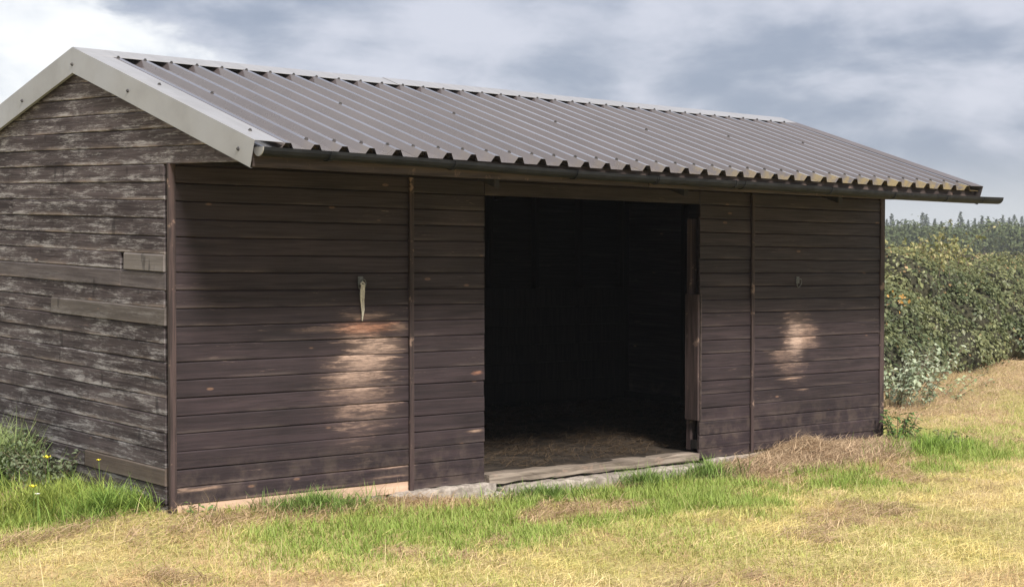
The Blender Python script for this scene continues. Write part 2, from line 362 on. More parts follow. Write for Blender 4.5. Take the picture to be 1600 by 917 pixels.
# ------------------------------------------------------------------ the shelter
shed = empty('field_shelter', (0, 0, 0))
tag(shed, 'long dark brown weatherboarded field shelter with ribbed metal roof and open doorway', 'shed')
PROF = [(.000, .000), (.000, .0205), (.003, .0225), (.099, .0205), (.105, .017), (.1085, .011), (.110, .009), (.122, .008), (.122, .000)]   # (height, outward)
def board(parent, mat, along, fixed, sign, a0, a1, z0, seed=None, proud=0.0, clip=None, hgt=None, warp=1.0, tilt=0.0, name='board'):
    """one shiplap board. along 'x' or 'y', fixed = wall plane, sign = outward direction, a0..a1 extent"""
    rr = random.Random(seed if seed is not None else (hash((round(a0*100), round(z0*1000), ord(along))) & 0xffff))
    L_ = a1-a0; ns = max(2, min(14, int(L_/.22))); V = []; UV = []; F = []
    off = proud + rr.uniform(-.0015, .0025)*warp; ph = rr.uniform(0, 6.28); am = rr.uniform(.0008, .0026)*warp; fq = rr.uniform(1.2, 2.6)
    prof = PROF if hgt is None else [(min(p[0], hgt), p[1]) for p in PROF[:4]] + [(hgt, .021), (hgt, 0.0)]
    if clip is not None:                       # clip(a) = highest z allowed at position a
        pts = sorted(set([a0, a1] + [a0 + L_*i/14 for i in range(15)]))
    else: pts = [a0 + L_*i/ns for i in range(ns+1)]
    for a in pts:
        wob = am*math.sin(a*fq+ph) + rr.uniform(-.0007, .0007)*warp
        lift = rr.uniform(-.0009, .0009)*warp
        for (h_, ou) in prof:
            z = z0 + h_ + tilt*(a-a0) + (lift + wob*.7 if h_ < .11 else 0)
            if clip is not None: z = min(z, clip(a))
            oo = ou + off + wob
            if ou == 0: oo = 0
            V.append((a, fixed + sign*oo, z) if along == 'x' else (fixed + sign*oo, a, z)); UV.append((a, h_))
    n = len(prof)
    for i in range(len(pts)-1):
        for k in range(n): F.append((i*n+k, i*n+(k+1) % n, (i+1)*n+(k+1) % n, (i+1)*n+k))
    F += [tuple(range(n)), tuple((len(pts)-1)*n+k for k in range(n))[::-1]]
    org = (a0, fixed, z0) if along == 'x' else (fixed, a0, z0)
    return mk(name, V, F, mat, parent, origin=org, uv=UV)

X1, XO0, XO1, X2 = 1.8774, 2.5639, 4.9017, 5.5627
YR, ZR, OV, ZE = 1.1764, 2.9226, 1.03, 2.2545
SL = (ZR-ZE)/(YR+OV); BACK = YR + (YR+OV)
def rooftop(y): return ZR - SL*abs(y-YR)
def panel_frame(name, along, fixed, sign_in, a0, a1, z0, z1, studs):
    m = MB(); d0, d1 = sorted((fixed + sign_in*.001, fixed + sign_in*.07))
    def b(p0, p1, q0, q1):
        if along == 'x': m.box(p0, p1, d0, d1, q0, q1)
        else: m.box(d0, d1, p0, p1, q0, q1)
    b(a0, a1, z1-.07, z1); o = m.build(name, m_frame, shed)
    if z1-z0 > .5: m = MB(); b(a0, a1, z0, z0+.07); m.build('bottom_rail', m_frame, o)
    for s in studs:
        m = MB(); lo, hi = s-.022, s+.022
        if along == 'x': m.box(lo, hi, d0, d1, z0+.071, z1-.071)
        else: m.box(d0, d1, lo, hi, z0+.071, z1-.071)
        m.build('stud', m_frame, o)
    return o
# front wall: four panels, the two inner ones beside the doorway
fronts = [(0.02, X1-.002, [.6, 1.25]), (X1+.003, XO0, [2.2]), (XO1, X2-.002, [5.25]), (X2+.003, W-.02, [6.2, 6.8])]
for pi, (a, b, st) in enumerate(fronts):
    p = panel_frame('wall_panel', 'x', 0.0, 1, a, b, .0, H, st)
    for n in range(19):
        aa, bb = a + random.uniform(0, .004), b - random.uniform(0, .005)
        board(p, m_front, 'x', 0.0, -1, aa, bb, H - (n+1)*K + random.uniform(-.0012, .0012))
    # part board at the foot
    if pi == 0: board(p, m_bare, 'x', 0.0, -1, a, b-.004, -.082, hgt=.078, proud=-.006)
    else: board(p, m_front, 'x', 0.0, -1, a, b, [0, -.068, -.082, -.062][pi], hgt=[0, .066, .080, .060][pi], proud=-.004)
# over the doorway
p = panel_frame('wall_panel', 'x', 0.0, 1, XO0+.004, XO1-.004, 2.02, H, [])
board(p, m_front, 'x', 0.0, -1, XO0+.004, XO1-.004, H-K)
m = MB(); m.box(XO0-.05, XO1+.05, .30, .37, 2.04, 2.12, .004); m.build('lintel', m_frame, shed)
for xx in (.005, W-.105):
    m = MB(); m.box(xx, xx+.10, D-.072, D-.002, -.2, 2.36, .003); m.build('back_corner_post', m_frame, shed)
# infill above the wall head, under the overhang
m = MB(); m.box(.02, W-.02, .004, .030, H+.012, rooftop(0)-.06); m.build('eave_infill_board', m_frame, shed)
# left gable
GP = panel_frame('wall_panel', 'y', 0.0, 1, .02, D-.02, .0, H, [.6, 1.2, 1.8, 2.4])
def gab(a0, a1, n, mat=m_gable, **k):
    return board(GP, mat, 'y', 0.0, -1, a0, a1, H-(n+1)*K + random.uniform(-.002, .002), warp=1.2, **k)
for n in range(19):
    if n == 5:
        gab(.60, D, n); gab(.035, .545, n, m_patch, proud=.007)
    elif n == 6: gab(.60, D, n, m_smooth, proud=.001); gab(.03, .598, n, m_smooth, proud=.0015)
    elif n == 8: gab(1.60, D, n); gab(.022, 1.585, n, m_patch2, proud=.009)
    elif n == 17: gab(1.12, D, n); gab(.03, 1.105, n, m_patch3, proud=.006)
    elif n in (2, 11): gab(2.2, D, n); gab(.03+random.uniform(0, .012), 2.194, n)
    else: gab(.03 + random.uniform(0, .014), D, n)
board(GP, m_gable, 'y', 0.0, -1, .03, D, -.055, hgt=.05, proud=-.004)
# gable triangle reaching out over the overhang
for n in range(7):
    z0 = H + n*K
    lim = lambda y: rooftop(y) - .055
    y0 = max(-OV+.05, YR - (ZR-.055-z0)/SL); y1 = min(BACK-.05, YR + (ZR-.055-z0)/SL)
    if y1-y0 < .1: continue
    board(GP, m_gable, 'y', 0.0, -1, y0, y1, z0 + (.002 if n == 0 else 0), clip=lim, warp=1.2)
m = MB(); m.box(.002, .05, -OV+.06, D-.02, H+.005, H+.075); m.build('gable_rail', m_frame, shed)
# right gable and back wall (seen only from inside and from the far side)
p = panel_frame('wall_panel', 'y', W, -1, .02, D-.02, .0, H, [.6, 1.2, 1.8, 2.4])
for n in range(20): board(p, m_front, 'y', W, 1, .02, D, H-(n+1)*K)
for n in range(7):
    z0 = H + n*K; y0 = max(-OV+.05, YR-(ZR-.055-z0)/SL); y1 = min(BACK-.05, YR+(ZR-.055-z0)/SL)
    if y1-y0 > .1: board(p, m_front, 'y', W, 1, y0, y1, z0, clip=lambda y: rooftop(y)-.055)
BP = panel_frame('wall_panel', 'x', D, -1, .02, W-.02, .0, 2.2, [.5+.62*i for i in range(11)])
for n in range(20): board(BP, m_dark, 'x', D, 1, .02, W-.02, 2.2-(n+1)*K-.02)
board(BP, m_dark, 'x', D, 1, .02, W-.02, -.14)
for i in range(6):          # kicking boards round the lower half of the back wall
    m = MB(); m.box(.1, W-.1, D-.092, D-.073, .04+i*.19, .04+i*.19+.185, .003); m.build('kick_board', m_frame, shed)
# posts and cover strips
m = MB(); m.box(-.025, .022, -.032, -.0005, -.13, H+.002, .004); m.build('corner_post', m_post, shed)
m = MB(); m.box(W-.035, W+.030, -.034, -.0005, -.15, H+.002, .004); m.build('corner_post', m_post, shed)
m = MB(); m.box(X1-.018, X1+.018, -.046, -.0240, -.075, H-.01, .003); m.build('cover_strip', m_post, shed)
m = MB(); m.box(X2-.017, X2+.017, -.044, -.0240, -.075, H-.01, .003); m.build('cover_strip', m_post, shed)
m = MB(); m.box(XO1+.002, XO1+.07, .0735, .125, -.02, 1.895, .004); m.build('door_post', m_post, shed)
m = MB(); m.box(XO0-.07, XO0-.002, .0735, .125, -.02, 1.895, .004); m.build('door_post', m_post, shed)
m = MB(); m.box(XO1-.027, XO1-.003, -.030, .115, .235, 1.275, .004); m.build('door_edge_plank', m_post, shed)
m = MB(); m.box(XO1+.001, XO1+.012, -.036, -.0260, .235, 1.275, .002); m.build('door_edge_strip', m_rail, shed)

# sill and plinth at the doorway
def rough_block(name, x0, x1, y0, y1, z0, z1, mat, nx=12, amp=.008, seed=1, parent=shed):
    bm = bmesh.new(); bmesh.ops.create_cube(bm, size=1)
    bmesh.ops.bevel(bm, geom=bm.edges[:], offset=.06, segments=1, affect='EDGES')
    for v in bm.verts: v.co = Vector(((x0+x1)/2+v.co.x*(x1-x0), (y0+y1)/2+v.co.y*(y1-y0), (z0+z1)/2+v.co.z*(z1-z0)))
    e = [e for e in bm.edges if abs(e.verts[0].co.x-e.verts[1].co.x) > (x1-x0)*.5]
    bmesh.ops.subdivide_edges(bm, edges=e, cuts=nx, use_grid_fill=True)
    q = random.Random(seed)
    for v in bm.verts: v.co += Vector((q.uniform(-amp, amp)*.5, q.uniform(-amp, amp), q.uniform(-amp, amp)))
    bm.verts.ensure_lookup_table()
    V = [v.co[:] for v in bm.verts]; F = [[v.index for v in f.verts] for f in bm.faces]; bm.free()
    return mk(name, V, F, mat, parent)
rough_block('door_sill', XO0+.02, XO1-.03, -.060, .07, -.088, -.022, m_sill, 14, .007, 2)
rough_block('plinth', XO0+.10, XO1+.06, -.15, .06, -.36, -.105, m_conc, 24, .008, 3)
rough_block('plinth', 1.70, XO0+.07, -.085, .05, -.34, -.072, m_conc, 12, .007, 4)
rough_block('plinth', .05, 1.66, -.040, .05, -.30, -.088, m_conc, 12, .006, 5)
rough_block('plinth', XO1+.10, W-.1, -.05, .06, -.36, -.088, m_conc, 20, .006, 6)

# tie rings
def tie_ring(x, z):
    m = MB(); m.box(x-.022, x+.022, -.0275, -.0235, z-.03, z+.03, .0015); o = m.build('tie_plate', m_iron, shed)
    m = MB()
    c_ = Vector((x+.004, -.036, z-.025)); pts = [c_ + Vector((.030*math.cos(a), -.010*math.sin(a)-.004, .036*math.sin(a))) for a in [i*math.pi/8 for i in range(17)]]
    m.tube(pts, .0035, 6, False); m.build('ring', m_iron, o)
tie_ring(1.446, 1.40); tie_ring(6.181, 1.39)
# roof
PAN = .044
def slope_pt(x, d, lift, side):
    """point on the roof: d = distance in plan from the ridge, lift above the pan plane (normal)"""
    cs = 1/math.sqrt(1+SL*SL); sn = SL*cs
    y = YR - d - lift*sn if side < 0 else YR + d + lift*sn
    return (x, y, ZR - SL*d - PAN + lift*cs)
PITCHX = .20149; R0 = -.0294
def roof_sheet(side, r_first, r_last, lift0):
    xs = []
    for i in range(r_first, r_last+1):
        xc = R0 + i*PITCHX
        xs += [(xc-.045, 0), (xc-.019, .0415), (xc+.019, .0415), (xc+.045, 0)]
    if r_first > 1: pass
    else: xs = [(-.02, 0)] + xs
    if r_last >= 36: xs = xs + [(7.40, 0)]
    else: pass
    ds = [.012, .55, 1.1, 1.65, YR+OV+.012]
    V = []; F = []
    for d in ds:
        for (x, l) in xs: V.append(slope_pt(x, d, l+lift0, side))
    n = len(xs)
    for j in range(len(ds)-1):
        for k in range(n-1): F.append((j*n+k, j*n+k+1, (j+1)*n+k+1, (j+1)*n+k))
    b = len(V)
    V += [slope_pt(x, d, l+lift0-.0011, side) for d in ds for (x, l) in xs]
    F += [tuple(i+b for i in f[::-1]) for f in F[:]]
    for k in range(n-1):
        F.append((k, k+1, b+k+1, b+k)); q = (len(ds)-1)*n; F.append((q+k, q+k+1, b+q+k+1, b+q+k))
    return mk('roof_sheet', V, F, m_roof, shed)
def make_screw_mesh(name='screw'):
    bm = bmesh.new()
    bmesh.ops.create_cone(bm, cap_ends=True, segments=8, radius1=.013, radius2=.012, depth=.003, matrix=Matrix.Translation((0, 0, .0015)))
    bmesh.ops.create_cone(bm, cap_ends=True, segments=6, radius1=.0085, radius2=.007, depth=.008, matrix=Matrix.Translation((0, 0, .007)))
    me = bpy.data.meshes.new(name); bm.to_mesh(me); bm.free(); me.materials.append(m_screw); return me
SCREW = make_screw_mesh()
def screw(parent, p, normal):
    o = bpy.data.objects.new('screw', SCREW); p = Vector(p); p.z += S(p.x, p.y)
    link(o, p, parent); o.rotation_euler = Vector(normal).to_track_quat('Z', 'Y').to_euler(); return o
cs = 1/math.sqrt(1+SL*SL); NF = (0, -SL*cs, cs)
for k in range(8):
    a, b = 1 + k*5, min(1 + k*5 + 5, 36)
    if a > 36: break
    s_ = roof_sheet(-1, a, b, .0013*(k % 2)); roof_sheet(1, a, b, .0013*(k % 2))
    for i in range(a, b if b < 36 else 37):
        x = R0 + i*PITCHX
        if i > 1: screw(s_, slope_pt(x, YR+OV-.10, .0425, -1), NF)
        screw(s_, slope_pt(x, .19, .0425, -1), NF)
        if i % 5 == 2: screw(s_, slope_pt(x, 1.05, .0425, -1), NF)
# ridge cap in three lengths
def ridge_cap(x0, x1, lift):
    sec = [(-1, .178, .040), (-1, .172, .044), (-1, .0, .046), (1, .172, .044), (1, .178, .040)]
    xs = np.linspace(x0, x1, 6); V = []; F = []
    for l in (lift, lift-.0012):
        for x in xs:
            for (s_, d, h_) in sec:
                p = slope_pt(float(x), d, h_+l, s_)
                if d == 0: p = (p[0], YR, ZR + l + .004)
                V.append(p)
    n = len(sec); nb = len(xs)*n
    for j in range(len(xs)-1):
        for k in range(n-1):
            q = (j*n+k, j*n+k+1, (j+1)*n+k+1, (j+1)*n+k); F += [q, tuple(i+nb for i in q[::-1])]
    for k in range(n-1):
        F.append((k, k+1, nb+k+1, nb+k)); e = (len(xs)-1)*n; F.append((e+k, e+k+1, nb+e+k+1, nb+e+k))
    return mk('ridge_cap', V, F, m_flash, shed)
ridge_cap(-.055, 2.62, .0); ridge_cap(2.55, 4.26, .003); ridge_cap(4.19, 7.44, .0)
# verge flashings
def verge(x_out, x_in, side, mat, bd=.172):
    sec = [(x_in, .0425+.001), (x_out, .047), (x_out, None), (x_out + (.018 if x_in > x_out else -.018), 'lip')]
    d0, d1 = .0, YR+OV+.015; V = []; F = []
    th = .0015*(1 if x_in > x_out else -1)
    ds = [d0, .6, 1.2, 1.8, d1]
    for off in (0, 1):
        for d in ds:
            for (x, l) in sec:
                xx = x + (th if off and x == x_out else 0); ll = -.0015 if off else 0
                cut = .05 if d == d1 else 0
                if l is None: p = slope_pt(xx, d - (cut if d > 1 else 0), .047, side); p = (p[0], p[1], p[2]-bd)
                elif l == 'lip': p = slope_pt(xx, d - (cut if d > 1 else 0), .047, side); p = (p[0], p[1], p[2]-bd-.004)
                else: p = slope_pt(xx, d, l+ll, side)
                if d == 0: p = (p[0], YR + (-.0008 if side < 0 else .0008), p[2])
                V.append(p)
    n = len(sec); nb = len(ds)*n
    for j in range(len(ds)-1):
        for k in range(n-1):
            q = (j*n+k, j*n+k+1, (j+1)*n+k+1, (j+1)*n+k); F += [q, tuple(i+nb for i in q[::-1])]
    e = (len(ds)-1)*n
    for k in range(n-1): F.append((e+k, e+k+1, nb+e+k+1, nb+e+k))
    return mk('verge_flashing', V, F, mat, shed)
vf = verge(-.062, .135, -1, m_flash); vb = verge(-.062, .135, 1, m_flash)
verge(7.455, 7.27, -1, m_flash_d); verge(7.455, 7.27, 1, m_flash_d)
for d in (.75, 2.05):
    p = slope_pt(0, d, .047, -1); screw(vf, (-.0622, p[1], p[2]-.10 - .0), (-1, 0, 0))
for d in (.95, 2.0): screw(vf, slope_pt(.05, d, .0465, -1), NF)
p = slope_pt(0, .75, .047, 1); screw(vb, (-.0622, p[1], p[2]-.10), (-1, 0, 0))
p = slope_pt(0, 0, .047, -1); screw(vf, (-.0622, YR, p[2]-.115), (-1, 0, 0))
# purlins and rafters
for side in (-1, 1):
    for d in (.15, .75, 1.35, 1.95):
        y = YR + side*d; z = ZR - SL*d - PAN - .008
        m = MB(); m.box(.055, W-.06, y-.022, y+.022, z-.075, z-.012 - SL*.022); m.build('purlin', m_frame, shed)
for x in (1.88, 3.72, 5.56):
    for side in (-1, 1):
        V = []; e = YR+OV-.09
        for xx in (x-.022, x+.022):
            for d in (.023, e):
                z = ZR - SL*d - PAN - .09; V += [(xx, YR+side*d, z-.10), (xx, YR+side*d, z)]
        mk('rafter', V, [(0, 1, 3, 2), (4, 6, 7, 5), (0, 2, 6, 4), (1, 5, 7, 3), (0, 4, 5, 1), (2, 3, 7, 6)], m_frame, shed)
    m = MB(); m.box(x-.022, x+.022, .18, D-.1, 2.14, 2.23); m.build('tie_beam', m_frame, shed)
# fascia
FY = -OV+.055
for (a, b, z0) in ((-.03, 3.262, 2.100), (3.268, 7.405, 2.098)):
    m = MB(); m.box(a, b, FY-.022, FY, z0, ZE-.040, .003); m.build('fascia_board', m_rail, shed)
m = MB(); m.box(-.03, W-.03, BACK-.08, BACK-.06, 2.08, ZE-.04); m.build('fascia_board', m_rail, shed)
# gutter: half round, falling to the right, slightly wavy, running past the roof end
def gut_z(x): return 2.213 - .0075*x - .012*math.sin(min(max(x, 0), 7.4)/7.4*math.pi) + .004*math.sin(x*1.7)
GY = FY-.022-.056; GR = .052
def gutter(x0, x1, r, name='gutter', tip=0.0):
    xs = np.linspace(x0, x1, max(3, int((x1-x0)/.25))); V = []; F = []; na = 9
    for off in (0, 1):
        for x in xs:
            for k in range(na):
                a = math.pi*k/(na-1); rr = r - off*.003
                V.append((float(x), GY - rr*math.cos(a), gut_z(float(x)) - rr*math.sin(a) - tip*(x-x0)))
    nb = len(xs)*na
    for j in range(len(xs)-1):
        for k in range(na-1):
            q = (j*na+k, j*na+k+1, (j+1)*na+k+1, (j+1)*na+k); F += [q, tuple(i+nb for i in q[::-1])]
        for k in (0, na-1): F.append((j*na+k, (j+1)*na+k, nb+(j+1)*na+k, nb+j*na+k))
    for j in (0, len(xs)-1):
        for k in range(na-1): F.append((j*na+k, j*na+k+1, nb+j*na+k+1, nb+j*na+k))
    return mk(name, V, F, m_gut, shed, smooth=False)
g1 = gutter(-.03, 3.30, GR); g2 = gutter(3.24, 7.46, GR+.0032); g3 = gutter(7.40, 7.70, GR+.007, tip=-.01)
V = [(-.034, GY, gut_z(0))] + [(-.034, GY-(GR+.002)*math.cos(a), gut_z(0)-(GR+.002)*math.sin(a)) for a in [math.pi*k/8 for k in range(9)]]
V2 = V + [(x+.006, y, z) for (x, y, z) in V]
F = [(0, k, k+1) for k in range(1, 9)] + [(10, 10+k+1, 10+k) for k in range(1, 9)] + [(k, k+1, 10+k+1, 10+k) for k in range(1, 9)]
mk('gutter_end_cap', V2, F, m_flash, g1)
for x in (.45, 1.40, 2.47, 3.27, 4.10, 4.20, 5.25, 6.10, 6.85):
    m = MB(); V = []; na = 9; r_ = GR+.008
    for xx in (x-.014, x+.014):
        for rr in (r_, r_-.005):
            V += [(xx, GY-rr*math.cos(math.pi*k/8), gut_z(x)-rr*math.sin(math.pi*k/8)) for k in range(9)]
    F = []
    for k in range(8): F += [(k, k+1, 18+k+1, 18+k), (9+k, 27+k, 27+k+1, 9+k+1), (k, 9+k, 9+k+1, k+1), (18+k, 18+k+1, 27+k+1, 27+k)]
    m.add(V, F); m.box(x-.014, x+.014, FY-.0275, FY-.0225, gut_z(x)-.03, gut_z(x)+.01)
    m.build('gutter_bracket', m_gut, g1 if x < 3.25 else g2)

# ------------------------------------------------------------------ twine on the tie ring
m = MB(); base = Vector((1.448, -.046, 1.372 + S(1.448, 0)))
def strand(p0, pts, r): m.tube([p0 + Vector(p) for p in pts], r, 5)
strand(base, [(-.016, -.004, .004), (-.004, -.012, -.004), (.012, -.008, .002), (.014, .002, .012), (.002, .004, .02), (-.012, .0, .012), (-.016, -.004, .0)], .006)
strand(base, [(-.010, -.008, .0), (-.016, -.006, -.05), (-.014, 0, -.09), (-.006, .004, -.13), (-.002, .006, -.17), (.004, .008, -.2)], [.007, .009, .006, .006, .005, .003])
strand(base, [(.008, -.008, .0), (.010, -.004, -.05), (.008, 0, -.11), (.012, .004, -.17), (.004, .008, -.22), (.003, .009, -.245)], [.006, .006, .005, .006, .006, .004])
strand(base, [(.0, -.010, .0), (-.004, -.008, -.04), (-.008, -.002, -.10), (-.001, .003, -.16), (.0, .006, -.21)], [.006, .007, .005, .004, .003])
o = m.build('baling_twine', m_twine, None, shear=False)
tag(o, 'short frayed hank of pale twine hanging from the tie ring above the rubbed boards', 'twine')

# ------------------------------------------------------------------ grass, straw, hay
def zones(x, y):
    """returns green, hay (0..1), tall"""
    n = fbm(x*1.1, y*1.1, 11); n2 = fbm(x*2.7, y*2.7, 15); n3 = fbm(x*.55, y*.55, 21)
    yc = np.interp(x, [-1, 1.0, 2.0, 3.5, 5.5, 7.0, 8.0, 9.5], [-.9, -.85, -.85, -.85, -.85, -.75, -.55, -.2]); hw = np.interp(x, [0, 1.2, 2, 6, 7.5, 9.5], [.75, .85, .95, .72, .85, .6])
    belt = sstep(1.5, .45, np.abs(y-yc)/hw + (n2-.5)*1.5) * sstep(-.9, .4, x + (n-.5)*1.0) * sstep(10.5, 8.2, x)
    side = sstep(-.45, .45, y - .15 - .28*np.minimum(x, 0)*-1*0 + np.clip(-x, 0, 2)*.12 + (n2-.5)*.5) * sstep(.35, -.05, x)
    tuft = np.exp(-(((x-.65)/.60)**2 + ((y+.15)/.14)**2)*1.2)
    yg = sstep(.44, .66, n)*.85*sstep(-4.5, -1.4, y + .3*n3)
    green = np.clip(np.maximum.reduce([belt, side, tuft*1.1, yg*.75]), 0, 1)
    hay = np.maximum.reduce([
        np.exp(-(((x-.10)/.55)**2 + ((y+.36)/.17)**2))*1.15, np.exp(-(((x+1.0)/.7)**2 + ((y-.02)/.16)**2)),
        np.exp(-(((x-1.75)/.65)**2 + ((y+.27)/.26)**2)*1.3)*1.1, np.exp(-(((x-2.6)/.4)**2 + ((y+.25)/.12)**2)),
        np.exp(-(((x-6.1)/1.15)**2 + ((y+.30)/.30)**2)*1.2)*1.3,
        sstep(.60, .72, fbm(x*1.4, y*1.4, 33))*.8,
        sstep(2.6, 1.0, (1.9 + .27*(x-8)) - y + 0.0 + (n-.5)*1.5) * sstep(8.6, 9.6, x)])
    green = green*(1-np.clip(hay, 0, 1)*.9)
    return np.clip(green, 0, 1), np.clip(hay, 0, 1), np.maximum.reduce([belt*.55, side*.9, tuft])
def visible_points(n, x0, x1, y0, y1):
    """random ground points, denser towards the middle of the yard, none under the shelter"""
    x = rng.uniform(x0, x1, n); y = rng.uniform(y0, y1, n)
    dx, dy = x-CAM.x, y-CAM.y; dist = np.hypot(dx, dy)
    az = np.arctan2(dx, dy) - YAW
    keep = (np.abs(az) < R(26)) & (dist > 6.8) & (rng.random(n) < np.clip((11.0/dist)**1.3, 0, 1))
    keep &= ~((x > -.02) & (x < W+.02) & (y > -.03) & (y < D+.05))
    keep &= ~((x > XO0+.06) & (x < XO1+.1) & (y > -.2) & (y < .1))
    keep &= ~((y > 0) & (x > .0) & (x < 6.9))
    return x[keep], y[keep]
def blades(x, y, length, width, lean, curl, colr, z=None, tipcol=None):
    n = len(x); az = rng.uniform(0, 2*np.pi, n); dx, dy = np.cos(az), np.sin(az)
    faz = az + np.pi/2 + rng.uniform(-.6, .6, n); wx, wy = np.cos(faz)*width/2, np.sin(faz)*width/2
    z = GZ(x, y) if z is None else z; z = z - .004
    def pt(t):
        a = lean + curl*t; h = length*t*np.cos(lean + curl*t*.6); q = length*t*np.sin(a*.9)
        return x+dx*q, y+dy*q, np.maximum(z+h, z + .003 + .02*t*rng.random(n))
    V = np.empty((n, 5, 3), np.float32)
    x1, y1, z1 = pt(.55); x2, y2, z2 = pt(1.0)
    V[:, 0] = np.stack([x-wx, y-wy, z], 1); V[:, 1] = np.stack([x+wx, y+wy, z], 1)
    V[:, 2] = np.stack([x1+wx*.8, y1+wy*.8, z1], 1); V[:, 3] = np.stack([x1-wx*.8, y1-wy*.8, z1], 1); V[:, 4] = np.stack([x2, y2, z2], 1)
    b = (np.arange(n)*5)[:, None]
    q = b + np.array([[0, 1, 2, 3]]); t_ = b + np.array([[3, 2, 4]])
    C = np.repeat(colr[:, None, :], 5, 1)
    if tipcol is not None: C[:, 4] = tipcol; C[:, 2:4] = .6*C[:, 2:4] + .4*tipcol[:, None, :]
    return V.reshape(-1, 3), q, t_, C.reshape(-1, 3)
def straws(x, y, z, length, width, tilt, colr):
    """loose stalks lying any way round, slightly bent"""
    n = len(x); az = rng.uniform(0, 2*np.pi, n); el = rng.normal(.0, tilt, n); dx, dy, dz = np.cos(az)*np.cos(el), np.sin(az)*np.cos(el), np.abs(np.sin(el))
    wx, wy = -np.sin(az)*width/2, np.cos(az)*width/2; bend = rng.normal(0, .18, n)*length; up_ = np.abs(rng.normal(0, .06, n))*length
    V = np.empty((n, 5, 3), np.float32); L2 = length/2
    P0 = np.stack([x-dx*L2, y-dy*L2, z], 1); P1 = np.stack([x-np.sin(az)*bend, y+np.cos(az)*bend, z+dz*L2+up_], 1); P2 = np.stack([x+dx*L2, y+dy*L2, z+dz*length*.9], 1)
    o = np.stack([wx, wy, np.full(n, .0006)], 1)
    V[:, 0] = P0-o; V[:, 1] = P0+o; V[:, 2] = P1+o; V[:, 3] = P1-o; V[:, 4] = P2
    b = (np.arange(n)*5)[:, None]
    return V.reshape(-1, 3), b + np.array([[0, 1, 2, 3]]), b + np.array([[3, 2, 4]]), np.repeat(colr[:, None, :], 5, 1).reshape(-1, 3)
def lerp(a, b, t): return np.asarray(a)*(1-t[:, None]) + np.asarray(b)*t[:, None]
def grass_object(name, label, sets):
    Vs, Q, T_, C = [], [], [], []; b = 0
    for (V, q, t_, c) in sets:
        Vs.append(V); Q.append(q+b); T_.append(t_+b); C.append(c); b += len(V)
    me = fast_mesh(name, np.concatenate(Vs), np.concatenate(Q), np.concatenate(T_), np.concatenate(C), m_grass)
    o = bpy.data.objects.new(name, me); col.objects.link(o); tag(o, label, name.replace('_', ' '), kind='stuff'); return o
# living grass
x, y = visible_points(1100000, -4.0, 18.0, -6.2, 6.0); g, h_, tl = zones(x, y)
k = rng.random(len(x)) < np.clip(.10 + .90*g, 0, 1)*(1-.85*h_)
x, y, g, tl = x[k], y[k], g[k], tl[k]; n = len(x)
cl = fbm(x*6, y*6, 40); ln = (.035 + .065*g*rng.random(n) + .11*tl*cl*rng.random(n))*(.6 + .8*cl)
c = lerp((.52, .48, .14), (.21, .315, .05), np.clip(g*1.15 + rng.normal(0, .16, n), 0, 1)); c = c*(.75 + .5*rng.random(n))[:, None]
tip = lerp((.54, .49, .22), (.31, .38, .11), np.clip(g + rng.normal(0, .2, n), 0, 1))
A = blades(x, y, ln, rng.uniform(.003, .006, n), rng.uniform(.05, .75, n), rng.uniform(.1, 1.0, n), c, tipcol=tip)
grass_object('grass', 'living green grass along the foot of the shelter and through the field', [A]); print('grass', n)
# bleached mown grass
x, y = visible_points(1100000, -4.0, 18.0, -6.2, 6.0); g, h_, tl = zones(x, y)
k = rng.random(len(x)) < np.clip(1.0 - .93*g, 0, 1)*(1-.6*h_)
x, y = x[k], y[k]; n = len(x); cl = fbm(x*5, y*5, 44); big = fbm(x*.9, y*.9, 61)
mid = fbm(x*2.3, y*2.3, 71)
c = lerp((.74, .60, .34), (.68, .57, .22), sstep(.35, .65, mid) * .6 + .4*rng.random(n)); c = lerp(c, (.48, .32, .19), np.clip(sstep(.43, .66, big)*(.35 + rng.random(n)), 0, 1)); c = lerp(c, (.36, .38, .11), sstep(.50, .64, fbm(x*1.7, y*1.7, 91))*.95*rng.random(n)); c = lerp(c, (.30, .20, .12), sstep(.60, .70, fbm(x*3.1, y*3.1, 97))*.8*rng.random(n)); c = c*(.6 + .65*rng.random(n))[:, None]
dens = rng.random(n) < .55 + .6*sstep(.3, .6, fbm(x*3.6, y*3.6, 101)); x, y, c, cl = x[dens], y[dens], c[dens], cl[dens]; n = len(x)
fl = rng.random(n) < .42; u_ = ~fl
A = blades(x[u_], y[u_], (.025 + .065*rng.random(u_.sum()))*(.5 + .9*cl[u_]), rng.uniform(.002, .004, u_.sum()), rng.uniform(.2, 1.3, u_.sum()), rng.uniform(0, 1.0, u_.sum()), c[u_])
B = straws(x[fl], y[fl], GZ(x[fl], y[fl]) + .03*rng.random(fl.sum())*(.3 + cl[fl]), 03e-2 + .09*rng.random(fl.sum()), rng.uniform(.0016, .0034, fl.sum()), .35, c[fl])
# odd long pale stalks that the mower left standing
k = rng.random(n) < .006; nk = k.sum()
Cst = blades(x[k], y[k], rng.uniform(.10, .24, nk), rng.uniform(.002, .0035, nk), rng.uniform(.05, .7, nk), rng.uniform(.0, .6, nk), np.tile(np.array([[.70, .58, .34]]), (nk, 1))*rng.uniform(.7, 1.1, (nk, 1)))
grass_object('dry_grass', 'bleached straw coloured mown grass across the field', [A, B, Cst]); print('dry', n)
